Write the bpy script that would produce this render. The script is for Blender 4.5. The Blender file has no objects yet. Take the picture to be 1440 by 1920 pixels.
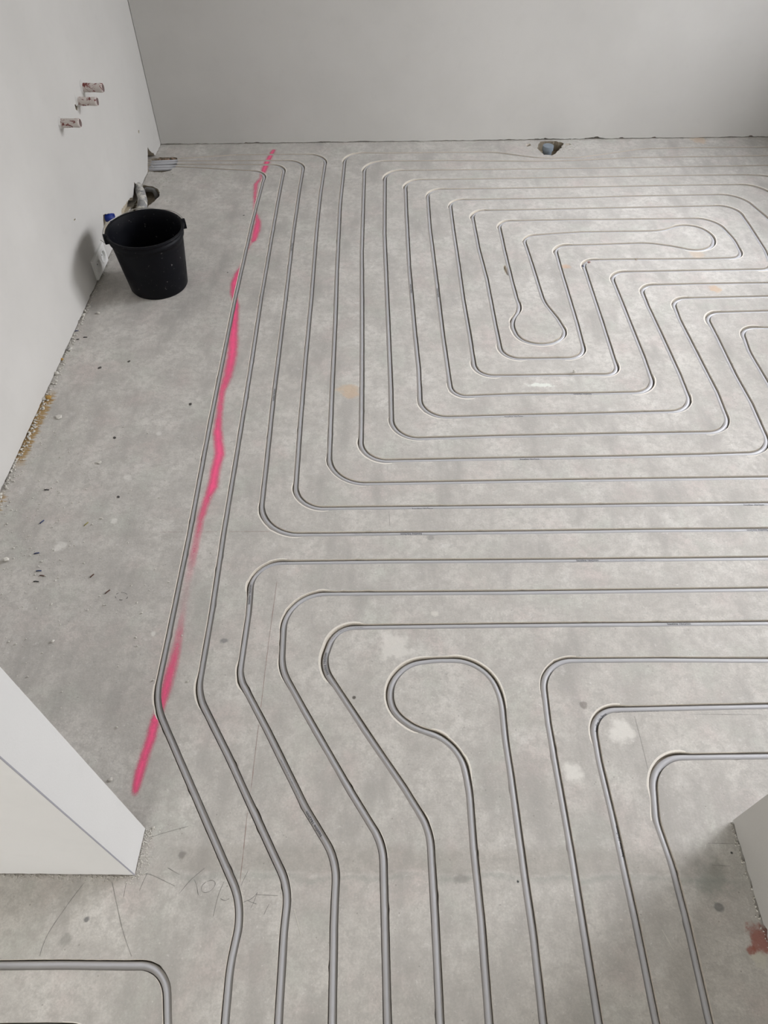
import bpy, bmesh, math, random
from mathutils import Vector, Matrix, noise
from mathutils.geometry import delaunay_2d_cdt
from bisect import bisect_right
S = bpy.context.scene
COL = S.collection
random.seed(7)

# ------------------------------------------------------------------ camera
F = 1310.0                                   # focal length in pixels of a 1440x1920 frame
PITCH = math.radians(50.51); ROLL = math.radians(0.6)
CAMP = Vector((0, 0, 1.61))
RM = (Matrix.Rotation(math.pi/2 - PITCH, 3, 'X') @ Matrix.Rotation(ROLL, 3, 'Z'))
cd = bpy.data.cameras.new('camera'); cam = bpy.data.objects.new('camera', cd); COL.objects.link(cam)
cd.sensor_fit = 'VERTICAL'; cd.sensor_height = 24.0; cd.lens = F/1920*24.0; cd.clip_start = 0.02
cam.matrix_world = Matrix.Translation(CAMP) @ RM.to_4x4()
S.camera = cam

# ------------------------------------------------------------------ light
S.view_settings.view_transform = 'Standard'; S.view_settings.look = 'None'
S.view_settings.gamma = 1.0; S.view_settings.use_curve_mapping = False
S.view_settings.exposure = 0.10
W = bpy.data.worlds.new('daylight'); S.world = W; W.use_nodes = True
W.node_tree.nodes['Background'].inputs[0].default_value = (0.75, 0.85, 1.0, 1)
W.node_tree.nodes['Background'].inputs[1].default_value = 0.5

def area(name, loc, target, sx, sy, power, color):
    l = bpy.data.lights.new(name, 'AREA'); l.shape = 'RECTANGLE'; l.size = sx; l.size_y = sy
    l.energy = power; l.color = color
    o = bpy.data.objects.new(name, l); COL.objects.link(o); o.location = loc
    o.rotation_euler = (Vector(target) - Vector(loc)).to_track_quat('-Z', 'Y').to_euler()
    return o
# daylight through the window of the right wall, and through the glazed front of the hall behind the camera
area('window_daylight', (4.0, 3.15, 2.75), (0.6, 2.7, 0.2), 3.0, 2.2, 362, (0.93, 0.945, 1.0))
area('window_skylight', (5.2, 4.3, 2.6), (1.0, 2.6, 0.4), 2.5, 2.5, 252, (0.98, 0.965, 0.99))
area('near_window_fill', (2.75, 1.37, 1.85), (1.5, 1.37, 0.9), 1.15, 1.35, 24, (1.0, 0.96, 0.94))  # added fill lamp behind a made-up nearer window
area('hall_daylight', (-1.0, -3.75, 1.35), (-0.8, 0.6, 0.7), 1.7, 1.7, 114, (1.0, 0.98, 0.965))

# ------------------------------------------------------------------ pixel rays
def ray(px, py):
    return RM @ Vector(((px-720)/F, -(py-960)/F, -1))
def fl(px, py, z=0.0):
    d = ray(px, py); t = (z - CAMP.z)/d.z
    p = CAMP + d*t
    return Vector((p.x, p.y))
def on_plane(px, py, p0, n):
    d = ray(px, py); t = (p0 - CAMP).dot(n)/d.dot(n)
    return CAMP + d*t

# ------------------------------------------------------------------ tags
def tag(o, label, cat, group=None, kind=None):
    o['label'] = label; o['category'] = cat
    if group: o['group'] = group
    if kind: o['kind'] = kind
    return o
def struct(o):
    o['kind'] = 'structure'; return o
def mesh_obj(name, verts, faces, mats, fmat=None, parent=None, smooth=False, loc=None):
    me = bpy.data.meshes.new(name); me.from_pydata([tuple(v) for v in verts], [], faces)
    for m in (mats if isinstance(mats, (list, tuple)) else [mats]): me.materials.append(m)
    if fmat: me.polygons.foreach_set('material_index', fmat)
    if smooth: me.polygons.foreach_set('use_smooth', [True]*len(me.polygons))
    me.update()
    o = bpy.data.objects.new(name, me); COL.objects.link(o)
    if loc is not None: o.location = loc
    if parent: o.parent = parent
    return o
def empty(name, loc):
    o = bpy.data.objects.new(name, None); o.empty_display_size = 0.05; COL.objects.link(o); o.location = loc; return o

# ------------------------------------------------------------------ materials
class NT:
    def __init__(s, name):
        s.m = bpy.data.materials.new(name); s.m.use_nodes = True; s.t = s.m.node_tree
        s.b = s.t.nodes['Principled BSDF']; s.geo = s.n('ShaderNodeNewGeometry').outputs['Position']
    def n(s, typ, **kw):
        q = s.t.nodes.new(typ)
        for k, v in kw.items(): setattr(q, k, v)
        return q
    def link(s, a, b): s.t.links.new(a, b)
    def put(s, sock, v):
        if isinstance(v, bpy.types.NodeSocket): s.link(v, sock)
        elif isinstance(v, (tuple, list)) and len(v) == 3 and sock.type == 'RGBA': sock.default_value = (*v, 1)
        else: sock.default_value = v
    def math(s, op, a, b=0.0, c=None, clamp=False):
        q = s.n('ShaderNodeMath', operation=op, use_clamp=clamp); s.put(q.inputs[0], a); s.put(q.inputs[1], b)
        if c is not None: s.put(q.inputs[2], c)
        return q.outputs[0]
    def ramp(s, v, a, b, c=0.0, d=1.0, smooth=True):
        q = s.n('ShaderNodeMapRange', interpolation_type='SMOOTHSTEP' if smooth else 'LINEAR')
        s.put(q.inputs['Value'], v); s.put(q.inputs['From Min'], a); s.put(q.inputs['From Max'], b)
        s.put(q.inputs['To Min'], c); s.put(q.inputs['To Max'], d); return q.outputs['Result']
    def noise(s, scale, detail=4, rough=0.55, vec=None, dist=0.0, col=False):
        q = s.n('ShaderNodeTexNoise'); s.link(vec or s.geo, q.inputs['Vector'])
        q.inputs['Scale'].default_value = scale; q.inputs['Detail'].default_value = detail
        q.inputs['Roughness'].default_value = rough; q.inputs['Distortion'].default_value = dist
        return q.outputs['Color' if col else 'Fac']
    def scaled(s, x, y, z, loc=(0, 0, 0)):
        q = s.n('ShaderNodeMapping'); s.link(s.geo, q.inputs['Vector']); q.inputs['Scale'].default_value = (x, y, z)
        q.inputs['Location'].default_value = loc; return q.outputs[0]
    def mix(s, f, a, b, mode='MIX'):
        q = s.n('ShaderNodeMix', data_type='RGBA', blend_type=mode)
        s.put(q.inputs[0], f); s.put(q.inputs[6], a); s.put(q.inputs[7], b); return q.outputs[2]
    def sep(s):
        q = s.n('ShaderNodeSeparateXYZ'); s.link(s.geo, q.inputs[0]); return q.outputs
    def bump(s, h, strength=0.3, dist=0.002):
        q = s.n('ShaderNodeBump'); s.put(q.inputs['Height'], h); q.inputs['Strength'].default_value = strength
        q.inputs['Distance'].default_value = dist; s.link(q.outputs[0], s.b.inputs['Normal'])
    def fin(s, col, rough=0.8, spec=0.3):
        s.put(s.b.inputs['Base Color'], col); s.put(s.b.inputs['Roughness'], rough)
        s.b.inputs['Specular IOR Level'].default_value = spec; return s.m

def simple(name, col, rough=0.6, spec=0.4, metal=0.0, var=0.0, scale=60):
    t = NT(name); t.b.inputs['Metallic'].default_value = metal
    if var:
        n = t.noise(scale, 4); c = t.mix(n, tuple(v*(1-var) for v in col), tuple(min(1, v*(1+var)) for v in col))
        t.bump(n, 0.25, 0.001)
        return t.fin(c, rough, spec)
    return t.fin(col, rough, spec)

def concrete():
    t = NT('concrete_floor')
    c = t.mix(t.ramp(t.noise(1.7, 5, 0.6), 0.3, 0.7), (0.635, 0.607, 0.565), (0.72, 0.697, 0.655))
    # cloudy trowel mottling, pinkish and greenish tints
    c = t.mix(t.ramp(t.noise(9, 6, 0.62), 0.35, 0.66, 0, 0.68), c, (0.465, 0.445, 0.415))
    v1 = t.scaled(1, 1, 1, (3, 7, 0))
    c = t.mix(t.ramp(t.noise(5.5, 4, 0.6, v1), 0.50, 0.70, 0, 0.45), c, (0.62, 0.52, 0.495))
    v2 = t.scaled(1, 1, 1, (9, 2, 0))
    c = t.mix(t.ramp(t.noise(6.5, 4, 0.6, v2), 0.50, 0.70, 0, 0.42), c, (0.52, 0.555, 0.49))
    v3 = t.scaled(1.3, 0.45, 1, (1, 5, 0))
    c = t.mix(t.ramp(t.noise(7, 5, 0.6, v3), 0.48, 0.70, 0, 0.72), c, (0.38, 0.362, 0.342))
    v4 = t.scaled(1, 1, 1, (4, 4, 0))
    c = t.mix(t.ramp(t.noise(13, 7, 0.7, v4), 0.57, 0.70, 0, 0.55), c, (0.74, 0.725, 0.69))
    v5 = t.scaled(1, 1, 1, (2, 8, 0))
    c = t.mix(t.ramp(t.noise(42, 6, 0.72, v5), 0.42, 0.64, 0, 0.68), c, (0.46, 0.44, 0.41))
    v6 = t.scaled(1, 1, 1, (6, 1, 0))
    c = t.mix(t.ramp(t.noise(60, 6, 0.75, v6), 0.60, 0.70, 0, 0.55), c, (0.78, 0.765, 0.73))
    v7 = t.scaled(1, 1, 1, (5, 5, 0))
    c = t.mix(t.ramp(t.noise(150, 2, 0.5, v7), 0.72, 0.78, 0, 0.6), c, (0.26, 0.245, 0.225))
    # fine speckle and grains
    c = t.mix(t.ramp(t.noise(210, 3, 0.7), 0.3, 0.7, 0, 0.34), c, (0.36, 0.345, 0.32))
    c = t.mix(t.ramp(t.noise(95, 4, 0.75), 0.60, 0.72, 0, 0.5), c, (0.80, 0.785, 0.75))
    q = t.n('ShaderNodeTexVoronoi'); t.link(t.geo, q.inputs['Vector']); q.inputs['Scale'].default_value = 34
    q.inputs['Randomness'].default_value = 1
    c = t.mix(t.ramp(q.outputs['Distance'], 0.03, 0.075, 0.55, 0), c, (0.24, 0.22, 0.20))
    def spot(px, py, r, col, amt, ns=30, sx=1.0):
        nonlocal c
        p = fl(px, py)
        m = t.n('ShaderNodeMapping'); t.link(t.geo, m.inputs['Vector'])
        m.inputs['Location'].default_value = (-p.x/sx, -p.y, 0); m.inputs['Scale'].default_value = (1/sx, 1, 0)
        l = t.n('ShaderNodeVectorMath', operation='LENGTH'); t.link(m.outputs[0], l.inputs[0])
        d = t.math('ADD', l.outputs['Value'], t.math('MULTIPLY', t.math('SUBTRACT', t.noise(ns, 5, 0.65), 0.5), r*2.2))
        c = t.mix(t.ramp(d, r*0.45, r*1.1, amt, 0), c, col)
    tan = (0.62, 0.45, 0.30)
    spot(655, 733, 0.045, tan, 0.6); spot(1340, 541, 0.028, tan, 0.65); spot(1308, 477, 0.035, tan, 0.4)
    spot(1060, 500, 0.022, (0.60, 0.38, 0.24), 0.6); spot(1192, 487, 0.010, (0.45, 0.22, 0.10), 0.7)
    spot(1310, 262, 0.05, tan, 0.5); spot(1270, 895, 0.0, tan, 0)
    spot(1012, 722, 0.012, (0.78, 0.81, 0.75), 0.8, 60, 4.5)
    spot(740, 1212, 0.05, (0.80, 0.78, 0.73), 0.6); spot(815, 1150, 0.012, (0.72, 0.70, 0.64), 0.7)
    spot(1165, 1372, 0.035, (0.80, 0.78, 0.73), 0.65); spot(1075, 1450, 0.025, (0.80, 0.78, 0.73), 0.7)
    wh = (0.80, 0.785, 0.74)
    spot(112, 1023, 0.020, wh, 0.55, 50); spot(214, 976, 0.012, wh, 0.6, 60); spot(287, 1188, 0.008, wh, 0.7, 60); spot(240, 895, 0.016, wh, 0.5, 40); spot(298, 813, 0.012, wh, 0.5, 60)
    spot(420, 1201, 0.009, (0.20, 0.20, 0.20), 0.7, 30, 1.4); spot(807, 1009, 0.013, (0.25, 0.24, 0.23), 0.6)
    spot(163, 1724, 0.007, (0.16, 0.16, 0.16), 0.8); spot(1348, 1700, 0.010, (0.17, 0.17, 0.17), 0.75)
    spot(1335, 1650, 0.045, (0.33, 0.34, 0.31), 0.7); spot(341, 1602, 0.010, (0.20, 0.19, 0.18), 0.7)
    spot(1094, 1321, 0.010, (0.22, 0.20, 0.18), 0.65); spot(664, 1308, 0.005, (0.08, 0.07, 0.06), 0.9)
    spot(971, 1653, 0.003, (0.04, 0.04, 0.04), 1.0); spot(1372, 1599, 0.004, (0.03, 0.03, 0.03), 1.0)
    spot(120, 1762, 0.013, (0.25, 0.24, 0.22), 0.5); spot(865, 1648, 0.012, (0.27, 0.25, 0.23), 0.5, 30, 1.6)
    spot(1428, 1762, 0.030, (0.34, 0.12, 0.09), 0.85, 45); spot(1408, 1782, 0.010, (0.34, 0.12, 0.09), 0.8, 45)
    spot(1424, 1800, 0.018, (0.62, 0.60, 0.52), 0.9, 60)
    spot(1230, 940, 0.0, tan, 0); spot(400, 560, 0.0, tan, 0)
    # threshold band between room and hall
    x, y, z = t.sep()
    yy = t.math('ADD', y, t.math('MULTIPLY', t.math('SUBTRACT', t.noise(11, 4), 0.5), 0.05))
    y0 = fl(720, 1636).y; y1 = fl(720, 1590).y
    band = t.math('MULTIPLY', t.ramp(yy, y0-0.004, y0+0.006), t.ramp(yy, y1-0.012, y1+0.012, 1, 0))
    inside = t.math('MULTIPLY', t.ramp(x, -0.50, -0.40), t.ramp(x, 0.70, 0.78, 1, 0))
    c = t.mix(t.math('MULTIPLY', t.math('MULTIPLY', band, inside), 0.30), c, (0.31, 0.285, 0.25))
    line = t.math('MULTIPLY', t.ramp(yy, y0-0.02, y0-0.01), t.ramp(yy, y0-0.008, y0, 1, 0))
    c = t.mix(t.math('MULTIPLY', t.math('MULTIPLY', line, inside), 0.22), c, (0.22, 0.25, 0.22))
    # dried brown foam and primer along the foot of the left wall
    vs = t.scaled(7, 80, 1)
    st = t.math('MULTIPLY', t.noise(1, 4, 0.7, vs), 0.12)
    dist = t.math('ADD', t.math('ADD', x, 1.172), t.math('SUBTRACT', 0.045, st))
    ya, yb = fl(40, 862).y, fl(100, 742).y
    yr = t.math('MULTIPLY', t.ramp(y, ya-0.05, ya+0.02), t.ramp(y, yb-0.02, yb+0.04, 1, 0))
    c = t.mix(t.math('MULTIPLY', t.math('MULTIPLY', t.ramp(dist, 0.012, 0.024, 1, 0), yr), 0.85), c, (0.36, 0.22, 0.06))
    yr2 = t.ramp(y, 1.36, 1.40, 1, 0)
    c = t.mix(t.math('MULTIPLY', t.math('MULTIPLY', t.ramp(dist, 0.002, 0.014, 1, 0), yr2), 0.8), c, (0.36, 0.22, 0.06))
    h = t.math('ADD', t.math('MULTIPLY', t.noise(120, 5, 0.7), 0.6), t.noise(14, 3))
    t.bump(h, 0.45, 0.003)
    return t.fin(c, t.ramp(t.noise(8, 3), 0.3, 0.7, 0.62, 0.80), 0.30)

def plaster(name, a, b):
    t = NT(name)
    c = t.mix(t.ramp(t.noise(2.2, 4), 0.3, 0.7), a, b)
    c = t.mix(t.ramp(t.noise(16, 5, 0.65), 0.5, 0.8, 0, 0.14), c, tuple(v*0.84 for v in a))
    t.bump(t.math('ADD', t.noise(260, 2), t.math('MULTIPLY', t.noise(12, 3), 2.0)), 0.12, 0.0015)
    return t.fin(c, 0.85, 0.2)

M = dict(
    floor=concrete(),
    cut=simple('cut_screed', (0.66, 0.605, 0.525), 0.95, 0.1, var=0.25, scale=300),
    wall=plaster('white_plaster', (0.555, 0.545, 0.52), (0.595, 0.585, 0.56)),
    wallc=plaster('bare_concrete_ceiling', (0.42, 0.41, 0.37), (0.46, 0.45, 0.41)),
    rough=simple('rough_plaster_edge', (0.47, 0.42, 0.33), 0.95, 0.1, var=0.35, scale=120),
    freshcut_lit=simple('lit_fresh_cut_screed', (0.78, 0.745, 0.68), 0.95, 0.1, var=0.15, scale=300),  # fresh-cut screed, made paler so the bend sides look lit
    dirt=simple('dirty_broken_screed', (0.30, 0.26, 0.20), 0.95, 0.1, var=0.5, scale=90),
    darkduct=simple('dark_grey_conduit', (0.16, 0.16, 0.155), 0.7, 0.3, var=0.4, scale=70),
    seam_shade=simple('seam_shade_grey', (0.34, 0.34, 0.37), 0.9, 0.1),
    wallw=plaster('fresh_white_plaster', (0.655, 0.655, 0.645), (0.685, 0.685, 0.675)),
    brick=simple('brown_masonry', (0.12, 0.085, 0.06), 0.95, 0.1, var=0.5, scale=90),
    pipe=simple('grey_plastic_pipe', (0.52, 0.525, 0.55), 0.32, 0.5),
    ink=simple('black_ink', (0.03, 0.035, 0.05), 0.7, 0.2),
    pencil=simple('pencil_graphite', (0.20, 0.195, 0.185), 0.8, 0.2),
    chalk=simple('red_chalk', (0.33, 0.20, 0.17), 0.9, 0.1),
    scuff=simple('pale_scratch', (0.62, 0.60, 0.55), 0.9, 0.1),
    socket=simple('white_socket_plastic', (0.80, 0.80, 0.78), 0.35, 0.5),
    sockdark=simple('dark_socket_hole', (0.05, 0.05, 0.05), 0.7, 0.3),
    cap=simple('blue_grey_plastic', (0.22, 0.26, 0.30), 0.5, 0.4, var=0.15, scale=40),
    wire=simple('galvanised_wire', (0.55, 0.54, 0.50), 0.35, 0.5, metal=0.9),
    blue=simple('blue_plastic', (0.01, 0.03, 0.22), 0.5, 0.4),
    black=simple('black_insulation', (0.02, 0.02, 0.022), 0.6, 0.4),
    bluewire=simple('dark_blue_insulation', (0.03, 0.05, 0.14), 0.5, 0.4),
    olive=simple('yellow_green_insulation', (0.28, 0.25, 0.08), 0.6, 0.4),
    brownins=simple('brown_insulation', (0.10, 0.05, 0.035), 0.6, 0.4),
    crumb=simple('plaster_crumb', (0.62, 0.60, 0.55), 0.95, 0.1, var=0.2, scale=200),
    foam=simple('dried_foam', (0.42, 0.26, 0.08), 0.9, 0.2, var=0.3, scale=150),
    frame=simple('window_frame_paint', (0.75, 0.75, 0.74), 0.4, 0.4),
)
def bucket_mat():
    t = NT('black_bucket_plastic')
    sm = t.math('MULTIPLY', t.ramp(t.noise(22, 5, 0.75), 0.62, 0.78, 0, 0.35), 1.0)
    c = t.mix(sm, (0.003, 0.0035, 0.006), (0.045, 0.045, 0.05))
    c = t.mix(t.ramp(t.noise(60, 3, 0.8), 0.66, 0.73, 0, 0.5), c, (0.35, 0.34, 0.33))
    return t.fin(c, t.ramp(t.noise(12, 3), 0.3, 0.7, 0.45, 0.6), 0.16)
M['bucket'] = bucket_mat()
def stub_mat():
    t = NT('plaster_smeared_red_conduit')
    c = t.mix(t.ramp(t.noise(38, 5, 0.7, dist=1.2), 0.525, 0.56), (0.62, 0.565, 0.53), (0.20, 0.06, 0.055))
    t.bump(t.noise(120, 4), 0.6, 0.002)
    return t.fin(c, 0.8, 0.3)
M['stub'] = stub_mat(); M['stubin'] = simple('shaded_conduit_bore', (0.20, 0.15, 0.14), 0.9, 0.1)  # bore coloured dark for the shade inside the open tube end
def dirty_duct():
    t = NT('plaster_covered_grey_conduit')
    c = t.mix(t.ramp(t.noise(45, 5, 0.7), 0.42, 0.6), (0.26, 0.26, 0.26), (0.60, 0.58, 0.53))
    t.bump(t.noise(80, 4), 0.6, 0.004)
    return t.fin(c, 0.8, 0.3)
M['duct'] = dirty_duct()
def spray_mat():
    t = NT('fluorescent_pink_spray_paint')
    at = t.n('ShaderNodeAttribute', attribute_name='cover'); a = at.outputs['Fac']
    sp = t.math('ADD', a, t.math('MULTIPLY', t.math('SUBTRACT', t.noise(420, 3, 0.7), 0.5), 0.55))
    sp = t.math('ADD', sp, t.math('MULTIPLY', t.math('SUBTRACT', t.noise(30, 3, 0.6), 0.5), 0.35))
    al = t.math('MULTIPLY', t.ramp(sp, 0.02, 0.98, smooth=False), t.ramp(a, 0.0, 0.2))
    t.fin((1.0, 0.14, 0.30), 0.75, 0.1)
    t.link(al, t.b.inputs['Alpha'])
    return t.m
M['spray'] = spray_mat()
def glass_mat():
    m = bpy.data.materials.new('window_glass'); m.use_nodes = True; t = m.node_tree; t.nodes.clear()
    o = t.nodes.new('ShaderNodeOutputMaterial'); x = t.nodes.new('ShaderNodeMixShader'); x.inputs[0].default_value = 0.06
    a = t.nodes.new('ShaderNodeBsdfTransparent'); g = t.nodes.new('ShaderNodeBsdfGlossy'); g.inputs['Roughness'].default_value = 0.02
    t.links.new(a.outputs[0], x.inputs[1]); t.links.new(g.outputs[0], x.inputs[2]); t.links.new(x.outputs[0], o.inputs[0])
    return m
M['glass'] = glass_mat()

# ------------------------------------------------------------------ pipe courses, measured on the floor
ZP = -0.0112                                    # pipe axis below the floor level
def P(x, y, r=0.0): return (fl(x, y, -0.005), r)
def WP(x, y, r=0.0): return (Vector((x, y)), r)
def fillet(pts, step=0.012):
    n = len(pts); out = []
    V = [p for p, r in pts]
    def seg(a, b):
        L = (b-a).length; k = max(1, int(L/step))
        for i in range(k): out.append(a.lerp(b, i/k))
    cur = V[0]
    for i in range(1, n-1):
        p, r = pts[i]
        d1 = V[i]-V[i-1]; d2 = V[i+1]-V[i]; l1, l2 = d1.length, d2.length
        d1 = d1/l1; d2 = d2/l2
        th = math.acos(max(-1, min(1, d1.dot(d2))))
        if th < 1e-3: continue
        if r <= 0: r = 0.35
        tl = min(r*math.tan(th/2), l1*0.49, l2*0.49); r = tl/math.tan(th/2)
        a = p-d1*tl; b = p+d2*tl
        seg(cur, a)
        s = 1 if d1.x*d2.y-d1.y*d2.x > 0 else -1
        nrm = Vector((-d1.y, d1.x))*s; c = a+nrm*r
        k = max(2, int(r*th/0.008))
        for j in range(k):
            an = th*j/k*s; v = a-c
            out.append(c+Vector((v.x*math.cos(an)-v.y*math.sin(an), v.x*math.sin(an)+v.y*math.cos(an))))
        cur = b
    seg(cur, V[-1]); out.append(V[-1])
    res = [out[0]]
    for q in out[1:]:
        if (q-res[-1]).length > 0.003: res.append(q)
    return res
def wall_hole(y): return WP(-1.29, y)

yC = [fl(278, v, -0.005).y for v in (304, 308.5, 313, 317.5)]
XW = 2.10   # outermost turn by the right wall
def row_y(px, py): return fl(px, py).y
spiral = [
    # third feed from the front, down and out to the right, round by the window wall
    wall_hole(yC[1]), P(333, 304), P(440, 303.5), P(571, 303, .09), P(562, 355), P(551, 432), P(536, 560), P(513, 747),
    P(500, 870), P(485, 1004, .12), P(667, 1002.5), P(960, 999), P(1193, 996), P(1440, 994),
]
T = fl
# wraps outside the frame, 10 cm apart
def W2(px, py, dx, dy, r): p = fl(px, py, -0.005); return (Vector((p.x+dx, p.y+dy)), r)
cw = fl(1446, 851, -0.005); ct = fl(1322, 587, -0.005)      # lower and upper corners of the innermost complete turn
slope = (ct-cw)
spiral += [(cw+Vector((0.30, -0.30)), .1), (ct+Vector((0.30, -0.30)), .07), WP(2.23, fl(1440, 617).y-0.20, .08),
           WP(2.23, fl(1440, 278).y, .12),
    P(1440, 278), P(1293, 279), P(1205, 281), P(1085, 298), P(1010, 298.5), P(925, 287), P(723, 289), P(648, 288, .12), P(638, 383), P(632, 507), P(629, 600),
    P(622, 750), P(616, 909, .12), P(760, 907), P(960, 903.5), P(1440, 897),
    (cw+Vector((0.10, -0.10)), .1), P(1440, 723), P(1403, 660), P(1388, 616, .06), P(1440, 616.5),
    WP(2.03, fl(1440, 617).y, .08), WP(2.03, fl(1440, 312).y, .12),
    P(1440, 312), P(1080, 318), P(722, 322, .09), P(721, 440), P(726, 560), P(733, 727), P(735, 825, .09), P(933, 819.5), P(1193, 814.5),
    P(1372, 811.5, .085), P(1343, 737), P(1273, 600), P(1259, 562, .06), P(1310, 560.5), P(1440, 557.5),
    WP(1.845, 2.469, .08), WP(1.850, 3.432, .13), P(1340, 348.5),
    P(1193, 351), P(960, 355), P(801, 357, .075), P(806, 430), P(817, 517), P(830, 627), P(841, 705), P(847, 745.5, .085), P(967, 741), P(1130, 739),
    P(1229, 736.5, .08), P(1207, 673), P(1162, 560), P(1143, 512.5, .065), P(1260, 510), P(1377, 508),
    P(1448, 506.5, .055), P(1433, 470), P(1403, 423), P(1378, 387.5, .12), P(1193, 391), P(1027, 394.5),
    P(884, 397, .065), P(897, 467), P(912, 523), P(928, 608), P(942, 674, .09), P(1010, 674), P(1098, 672.5, .07),
    P(1082, 610), P(1050, 503), P(1039, 462.5, .06), P(1110, 461), P(1215, 457.5, .3), P(1262, 464, .3), P(1307, 473, .3), P(1337, 464, .3), P(1337, 444, .3), P(1310, 427, .3), P(1275, 423.5, .3), P(1240, 435, .3), P(1093, 437), P(1035, 440.5), P(980, 445, .06), P(998, 500), P(1019, 568, .3), P(1044, 598, .3), P(1062, 628, .3), P(1040, 645, .3), P(1005, 648, .3), P(972, 637, .3), P(957, 607, .3), P(975, 580, .3), P(968, 560, .3), P(960, 530), P(946, 473), P(934, 416.5, .06), P(1080, 414),
    P(1193, 413), P(1338, 411.5, .11), P(1375, 450), P(1393, 485, .06), P(1327, 487), P(1150, 488.5), P(1091, 490, .055),
    P(1107, 540), P(1130, 610), P(1160, 704, .075), P(1107, 704), P(960, 706), P(892, 706, .085), P(880, 628), P(868, 560), P(860, 500), P(850, 433),
    P(843, 376.5, .065), P(900, 376), P(1080, 373), P(1193, 369.5), P(1385, 366.5, .12), P(1440, 412),
    WP(1.745, 2.566, .08), P(1440, 532.5), P(1293, 534.5),
    P(1199, 537, .06), P(1213, 573), P(1243, 637), P(1273, 703), P(1300, 772, .085), P(1193, 775), P(1080, 778), P(967, 780.5),
    P(789, 785, .09), P(785, 693), P(778, 625), P(767, 500), P(762, 400), P(760, 339.5, .08), P(933, 337), P(1193, 332.5), P(1393, 329.5),
    WP(1.945, 3.522, .13), WP(1.945, 2.366, .08),
    P(1440, 585), P(1320, 588.5, .06), P(1343, 633), P(1377, 703), P(1407, 757), P(1448, 850, .085), P(1327, 854), P(1160, 858), P(960, 861),
    P(676, 866, .1), P(678, 793), P(679, 693), P(679, 573), P(678.5, 473), P(682, 360), P(684, 304.5, .11), P(833, 303), P(1010, 304.5), P(1070, 303.5), P(1185, 297.5), P(1440, 294),
    WP(2.13, fl(1440, 294).y-.002, .12), (Vector((2.13, (ct+Vector((0.2, -0.2))).y)), .08), (ct+Vector((0.20, -0.20)), .06), (cw+Vector((0.20, -0.20)), .1),
    P(1440, 945.5), P(1193, 948), P(1080, 949.5), P(667, 953.5), P(552, 955, .12), P(563, 800), P(573, 677), P(584, 560), P(594, 432), P(601, 365), P(612, 291.5, .11),
    P(540, 291.5), P(440, 292.5), P(333, 300), wall_hole(yC[0])]
courses = [
 ('spiral', spiral),
 ('c1', [wall_hole(yC[3]), P(333, 314.5), P(400, 318.5), P(498, 324, .07), P(485, 373), P(474, 415), P(441, 562), P(395, 790), P(355.5, 1003), P(318, 1187), P(291, 1317, .2),
         P(337, 1425), P(456, 1700, .16), P(431, 1815), P(421, 1935), P(416, 2010)]),
 ('c2', [wall_hole(yC[2]), P(333, 310), P(440, 311), P(534, 311, .07), P(521, 380), P(490, 560), P(470, 693), P(441, 873), P(420, 1000), P(398, 1147), P(371, 1302, .15),
         P(427, 1415), P(541, 1664, .17), P(533, 1745), P(521, 1935), P(518, 2010)]),
 ('d1', [WP(2.2, fl(1440, 1047).y+.01), P(1440, 1048), P(960, 1052.7), P(720, 1054), P(474, 1057, .13), P(466, 1155), P(449, 1270, .1), P(500, 1367), P(573, 1515), P(631, 1612, .14),
         P(626, 1740), P(623, 1930), P(622, 2010)]),
 ('d2', [WP(2.2, fl(1440, 1106).y+.01), P(1440, 1106), P(960, 1112), P(720, 1113.5), P(535, 1115, .15), P(528, 1255, .15), P(573, 1337), P(655, 1480), P(718, 1583, .13),
         P(722, 1740), P(727, 1930), P(729, 2010)]),
 ('d3', [WP(2.2, fl(1440, 1169).y+.01), P(1440, 1169), P(960, 1173.5), P(700, 1176.5), P(630, 1178, .09), P(604, 1248, .085), P(683, 1368), P(760, 1481), P(806, 1557, .14),
         P(815, 1707), P(826, 1935), P(830, 2010)]),
 ('d4', [P(921, 2010), P(917, 1920), P(902, 1723), P(888, 1590), P(880, 1480, .4), P(866, 1420, .3), P(830, 1383, .3), P(770, 1363, .3), P(733, 1330, .3), P(731, 1282, .3), P(764, 1246, .3), P(815, 1239, .3), P(876, 1239, .3), P(920, 1267, .3), P(940, 1312, .3), P(947, 1385), P(957, 1450), P(983, 1640), P(1000, 1757), P(1019, 1925), P(1028, 2010)]),
 ('d5', [WP(2.2, fl(1440, 1239).y+.01), P(1440, 1239), P(1230, 1238), P(1014, 1239.5, .155), P(1027, 1353), P(1045, 1455), P(1070, 1595), P(1093, 1740), P(1123, 1925), P(1137, 2010)]),
 ('d6', [WP(2.2, fl(1440, 1324).y+.01), P(1440, 1324.5), P(1300, 1327.5), P(1107, 1332, .15), P(1123, 1428), P(1146, 1523), P(1190, 1723), P(1231, 1925), P(1249, 2010)]),
 ('d7', [WP(2.2, fl(1440, 1418).y+.01), P(1440, 1418), P(1221, 1421, .17), P(1230, 1540, .12), P(1260, 1625), P(1287, 1730), P(1331, 1925), P(1351, 2010)]),
 ('e1', [WP(-1.9, fl(0, 1810).y), P(0, 1810), P(110, 1809), P(312, 1811, .085), P(315, 1925), P(316, 2010)]),
 ('e2', [WP(-1.9, fl(0, 1929).y), P(0, 1929), P(90, 1928), P(175, 1932, .085), P(180, 2050)]),
]
for k, v in courses:                             # the feeds run on through the hall behind the camera
    if k == 'spiral': continue
    for i in ((0, -1) if k == 'd4' else (-1,)):
        q = (v[i][0]+Vector((0, -1.1)), 0)
        v.insert(0, q) if i == 0 else v.append(q)
PATHS = {k: fillet(v) for k, v in courses}

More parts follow.
